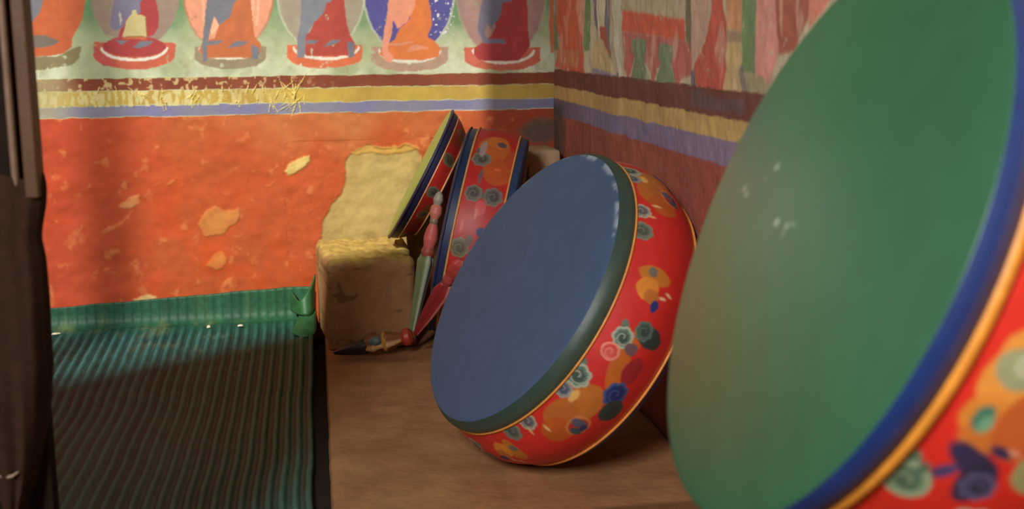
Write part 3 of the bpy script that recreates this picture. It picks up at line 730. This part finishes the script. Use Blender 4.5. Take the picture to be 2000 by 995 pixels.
# ------------------------------------------------------------------ carved drum handles
def stick(nm, p0, p1, prof, colr, parent, lobes=0, depth=.25, rot=0, nseg=36, stripe=None):
    """turned piece from p0 to p1; prof = [(t, r)]; three-lobed section when lobes=3"""
    p0, p1 = np.array(p0), np.array(p1); ax = p1-p0; L_ = np.linalg.norm(ax); ax /= L_
    a = np.cross(ax, [0, 1, 0.2]); a /= np.linalg.norm(a); b_ = np.cross(ax, a)
    ts = np.linspace(0, 1, 40); rs = np.interp(ts, [q[0] for q in prof], [q[1] for q in prof])
    k = np.array([.25, .5, .25]); rs[1:-1] = np.convolve(rs, k, 'valid')
    th = np.linspace(0, 2*math.pi, nseg, endpoint=False)
    m = 1+(depth*np.cos(lobes*(th-rot)) if lobes else 0*th)
    P = p0+ts[:, None, None]*L_*ax+(rs[:, None]*m[None])[..., None]*(np.cos(th)[None, :, None]*a+np.sin(th)[None, :, None]*b_)
    col = np.empty(P.shape); col[:] = lin(colr)
    if stripe:
        for t0, w, cc in stripe:
            d = np.abs((th-t0+math.pi) % (2*math.pi)-math.pi); q = np.clip((w-d)/.15, 0, 1)[None, :, None]
            col = col*(1-q)+lin(cc)*q
    f = grid_faces(40, nseg, wrap=True); P = np.concatenate([P.reshape(-1, 3), [p0, p1]]); col = np.concatenate([col.reshape(-1, 3), [lin(colr)]*2])
    nv = 40*nseg; faces = [tuple(q) for q in f]
    faces += [(nv, (j+1) % nseg, j) for j in range(nseg)]+[(nv+1, 39*nseg+j, 39*nseg+(j+1) % nseg) for j in range(nseg)]
    return link(nm, mesh(nm, off(P, parent), faces, MAT_PAINT, colors=col), parent)
g1 = 'carved sticks on the platform'
H0, H1 = on_y(806, 646, 3.24), on_y(858, 380, 3.24)
def at(t): return H0+(H1-H0)*t
r1 = empty('carved_stick', tuple(H0), 'tall carved stick with pale green tapered blade and pink knobs, upright before the drums', 'carved stick', g1)
stick('blade', at(0), at(.56), [(0, .008), (.2, .011), (.6, .016), (.92, .021), (1, .014)], (178, 186, 158), r1, 3, .22, 1.6, stripe=[(3.9, .55, (214, 118, 76)), (.6, .9, (120, 136, 92))])
stick('collar', at(.55), at(.62), [(0, .016), (.5, .019), (1, .014)], (168, 80, 64), r1)
stick('knob', at(.61), at(.79), [(0, .014), (.35, .019), (.7, .017), (1, .010)], (220, 104, 98), r1)
stick('neck', at(.78), at(.83), [(0, .010), (.5, .012), (1, .010)], (150, 120, 100), r1)
stick('knob', at(.82), at(.93), [(0, .010), (.4, .017), (.8, .015), (1, .008)], (222, 130, 112), r1)
stick('finial', at(.92), at(1.02), [(0, .009), (.4, .014), (.8, .010), (1, .003)], (176, 164, 148), r1)
K0, K1 = on_y(812, 652, 3.20), on_y(900, 508, 3.02)
def at(t): return K0+(K1-K0)*t
r2 = empty('carved_stick', tuple(K0), 'short red carved stick with a pink ridge slanting beside the blue drumhead', 'carved stick', g1)
stick('blade', at(0), at(.70), [(0, .006), (.4, .015), (.85, .021), (1, .013)], (150, 44, 46), r2, 3, .25, 2.4, stripe=[(2.4, .42, (232, 142, 132)), (4.5, .5, (206, 110, 104))])
stick('collar', at(.69), at(.80), [(0, .013), (.5, .016), (1, .012)], (176, 70, 70), r2)
stick('knob', at(.79), at(1.0), [(0, .012), (.4, .017), (.8, .015), (1, .006)], (190, 70, 64), r2, 3, .15, 2.4, stripe=[(2.4, .35, (234, 160, 146))])
T0, T1 = on_z(652, 690, .016), on_y(806, 656, 3.24)
def at(t): return T0+(T1-T0)*t
r3 = empty('carved_stick', tuple(T0), 'dark carved stick tip with turquoise and gold, lying on the platform before the ledge', 'carved stick', g1)
stick('blade', at(0), at(.42), [(0, .004), (.3, .011), (.7, .017), (1, .020)], (54, 46, 48), r3, 3, .2, 1.0)
stick('carved_head', at(.40), at(.86), [(0, .018), (.2, .027), (.4, .020), (.6, .025), (.85, .018), (1, .012)], (140, 84, 52), r3, 5, .14, .5, stripe=[(1.6, .4, (196, 150, 96)), (4.0, .5, (92, 60, 44))])
stick('turquoise_inlay', at(.44)+np.array((0, -.018, .012)), at(.60)+np.array((0, -.016, .012)), [(0, .006), (.4, .013), (.8, .012), (1, .005)], (96, 118, 116), r3)
stick('gold_band', at(.62), at(.67), [(0, .024), (.5, .028), (1, .024)], (206, 150, 70), r3)
stick('knob', at(.85), at(1.0), [(0, .014), (.3, .024), (.7, .024), (1, .012)], (178, 62, 42), r3)

# ------------------------------------------------------------------ bench that carries the green drum
bn = empty('bench', (.53, 1.06, .003), 'low wooden bench under the green drum at the bottom edge', 'bench')
def boff(lo, hi): return (np.array(lo)-np.array(bn.location), np.array(hi)-np.array(bn.location))
zt = .357
o = box_obj('bench_top', *boff((.275, .70, zt-.03), (.712, 1.215, zt)), MAT_WOOD, bn, .004)
for x in (.295, .675):
    for y in (.72, 1.14):
        box_obj('leg', *boff((x, y, .003), (x+.03, y+.03, zt-.03)), MAT_WOOD, bn, .002)

# ------------------------------------------------------------------ wooden post with cloth at the left
pr = empty('wooden_post', (-.40, 1.60, -.06), 'dark moulded wooden post rising along the left edge', 'post')
def poff(lo, hi): return (np.array(lo)-np.array(pr.location), np.array(hi)-np.array(pr.location))
box_obj('shaft', *poff((-.432, 1.60, -.06), (-.372, 1.64, 3.4)), MAT_DARKWOOD, pr, .003)
box_obj('edge_strip', *poff((-.358, 1.585, .66), (-.341, 1.625, 3.4)), material('strip_wood', (84, 58, 40), rough=.5, var=.2, scale=30), pr, .003)
box_obj('backing', *poff((-.374, 1.605, -.06), (-.3575, 1.64, 3.4)), MAT_DARKWOOD, pr, .001)
MAT_BEAD = material('bead_wood', (120, 96, 80), rough=.35, var=.2, spec=.5)
th = np.linspace(0, 2*math.pi, 20, endpoint=False); zz = np.linspace(.52, 3.4, 60)
P = np.stack([-.3685+.005*np.cos(th)[None]+0*zz[:, None], 1.592+.008*np.sin(th)[None]+0*zz[:, None], zz[:, None]+0*th[None]], -1)
link('bead_moulding', mesh('bead_moulding', off(P.reshape(-1, 3), pr), grid_faces(60, 20, wrap=True), MAT_BEAD), pr)
# cloth wrapped round the lower post
sil = [(68, 352), (74, 372), (73, 410), (66, 450), (63, 478), (72, 520), (79, 600), (82, 680), (86, 740), (82, 800), (78, 860), (64, 950), (44, 1000)]
zc = np.array([on_y(x, y, 1.56)[2] for x, y in sil]+[.10, -.055]); xr = np.array([on_y(x, y, 1.56)[0] for x, y in sil]+[-.365, -.362])
zg = np.linspace(zc[0], zc[-1], 90); xg = np.interp(-zg, -zc, xr)
th = np.linspace(0, 2*math.pi, 120, endpoint=False)
P = np.zeros((90, 120, 3))
for j in range(90):
    dep = zg[0]-zg[j]; cx = -.398; rx = xg[j]-cx; ry = .030+.035*min(1, dep/.25)
    fold = 1+.05*np.sin(th*7+dep*4)*min(1, dep/.1)*(np.abs(np.cos(th)) < .93)+.03*np.sin(th*13-dep*9)*(np.abs(np.cos(th)) < .93)
    e = np.sign(np.cos(th))*np.abs(np.cos(th))**.8
    P[j] = np.stack([cx+rx*e, 1.612+ry*np.sin(th)*fold, zg[j]+.006*np.sin(th*3)*(j < 3)], -1)
cl = empty('cloth_wrap', (-.398, 1.60, -.055), 'dark brown cloth wrapped round the lower part of the post', 'cloth')
o = link('cloth', mesh('cloth', off(P.reshape(-1, 3), cl), grid_faces(90, 120, wrap=True, flip=True), MAT_CLOTH), cl)
MAT_THREAD = material('pale_thread', (150, 132, 110), rough=.8)
q = [on_y(x, y, 1.5465-.0) for x, y in ((-4, 930), (10, 934), (24, 931), (36, 922))]
P = []
for k, p in enumerate(q):
    for a in range(8):
        t = a/8*2*math.pi; P.append(p+np.array([0, .0015*math.cos(t), .0022*math.sin(t)*(1 if k < 3 else .4)]))
link('seam', mesh('seam', off(P, cl), [tuple(f) for f in grid_faces(4, 8, wrap=True)]+[tuple(range(8)), tuple(range(31, 23, -1))], MAT_THREAD), cl)

# ------------------------------------------------------------------ plaster flakes fallen on the mat
MAT_FLAKE = material('plaster_flake', (226, 216, 190), rough=.8)
rng = np.random.default_rng(9)
for px, py, sz, lab in ((109, 653, (.013, .004, .0035), 'long white plaster flake on the mat beside the dark post'), (408, 640, (.006, .005, .006), 'white plaster crumb on the lit ribs in the middle of the mat'), (470, 637, (.009, .004, .004), 'slanting pale plaster flake on the mat, nearer the folded corner')):
    y = 3.62; pos = on_y(px, py, y)
    for _ in range(3):
        t = max(0, (y-2.95)/.75); z = -.052+.062*t**1.3+.006; pos = on_z(px, py, z+.004); y = pos[1]
    t = np.linspace(0, 2*math.pi, 9, endpoint=False); r = rng.uniform(.7, 1.1, 9)
    ring = np.stack([np.cos(t)*r*sz[0], np.sin(t)*r*sz[1]+np.cos(t)*r*sz[0]*.2, 0*t], -1)
    P = np.concatenate([ring, ring*.7+np.array([0, 0, sz[2]]), [[0, 0, sz[2]*1.2], [0, 0, -.001]]])
    fs = [(i, (i+1) % 9, 9+(i+1) % 9, 9+i) for i in range(9)]+[(9+i, 9+(i+1) % 9, 18) for i in range(9)]+[(19, (i+1) % 9, i) for i in range(9)]
    o = link('plaster_flake', mesh('plaster_flake', P, fs, MAT_FLAKE, smooth=False), loc=tuple(pos))
    tag(o, lab, 'flake', 'plaster flakes on the mat')
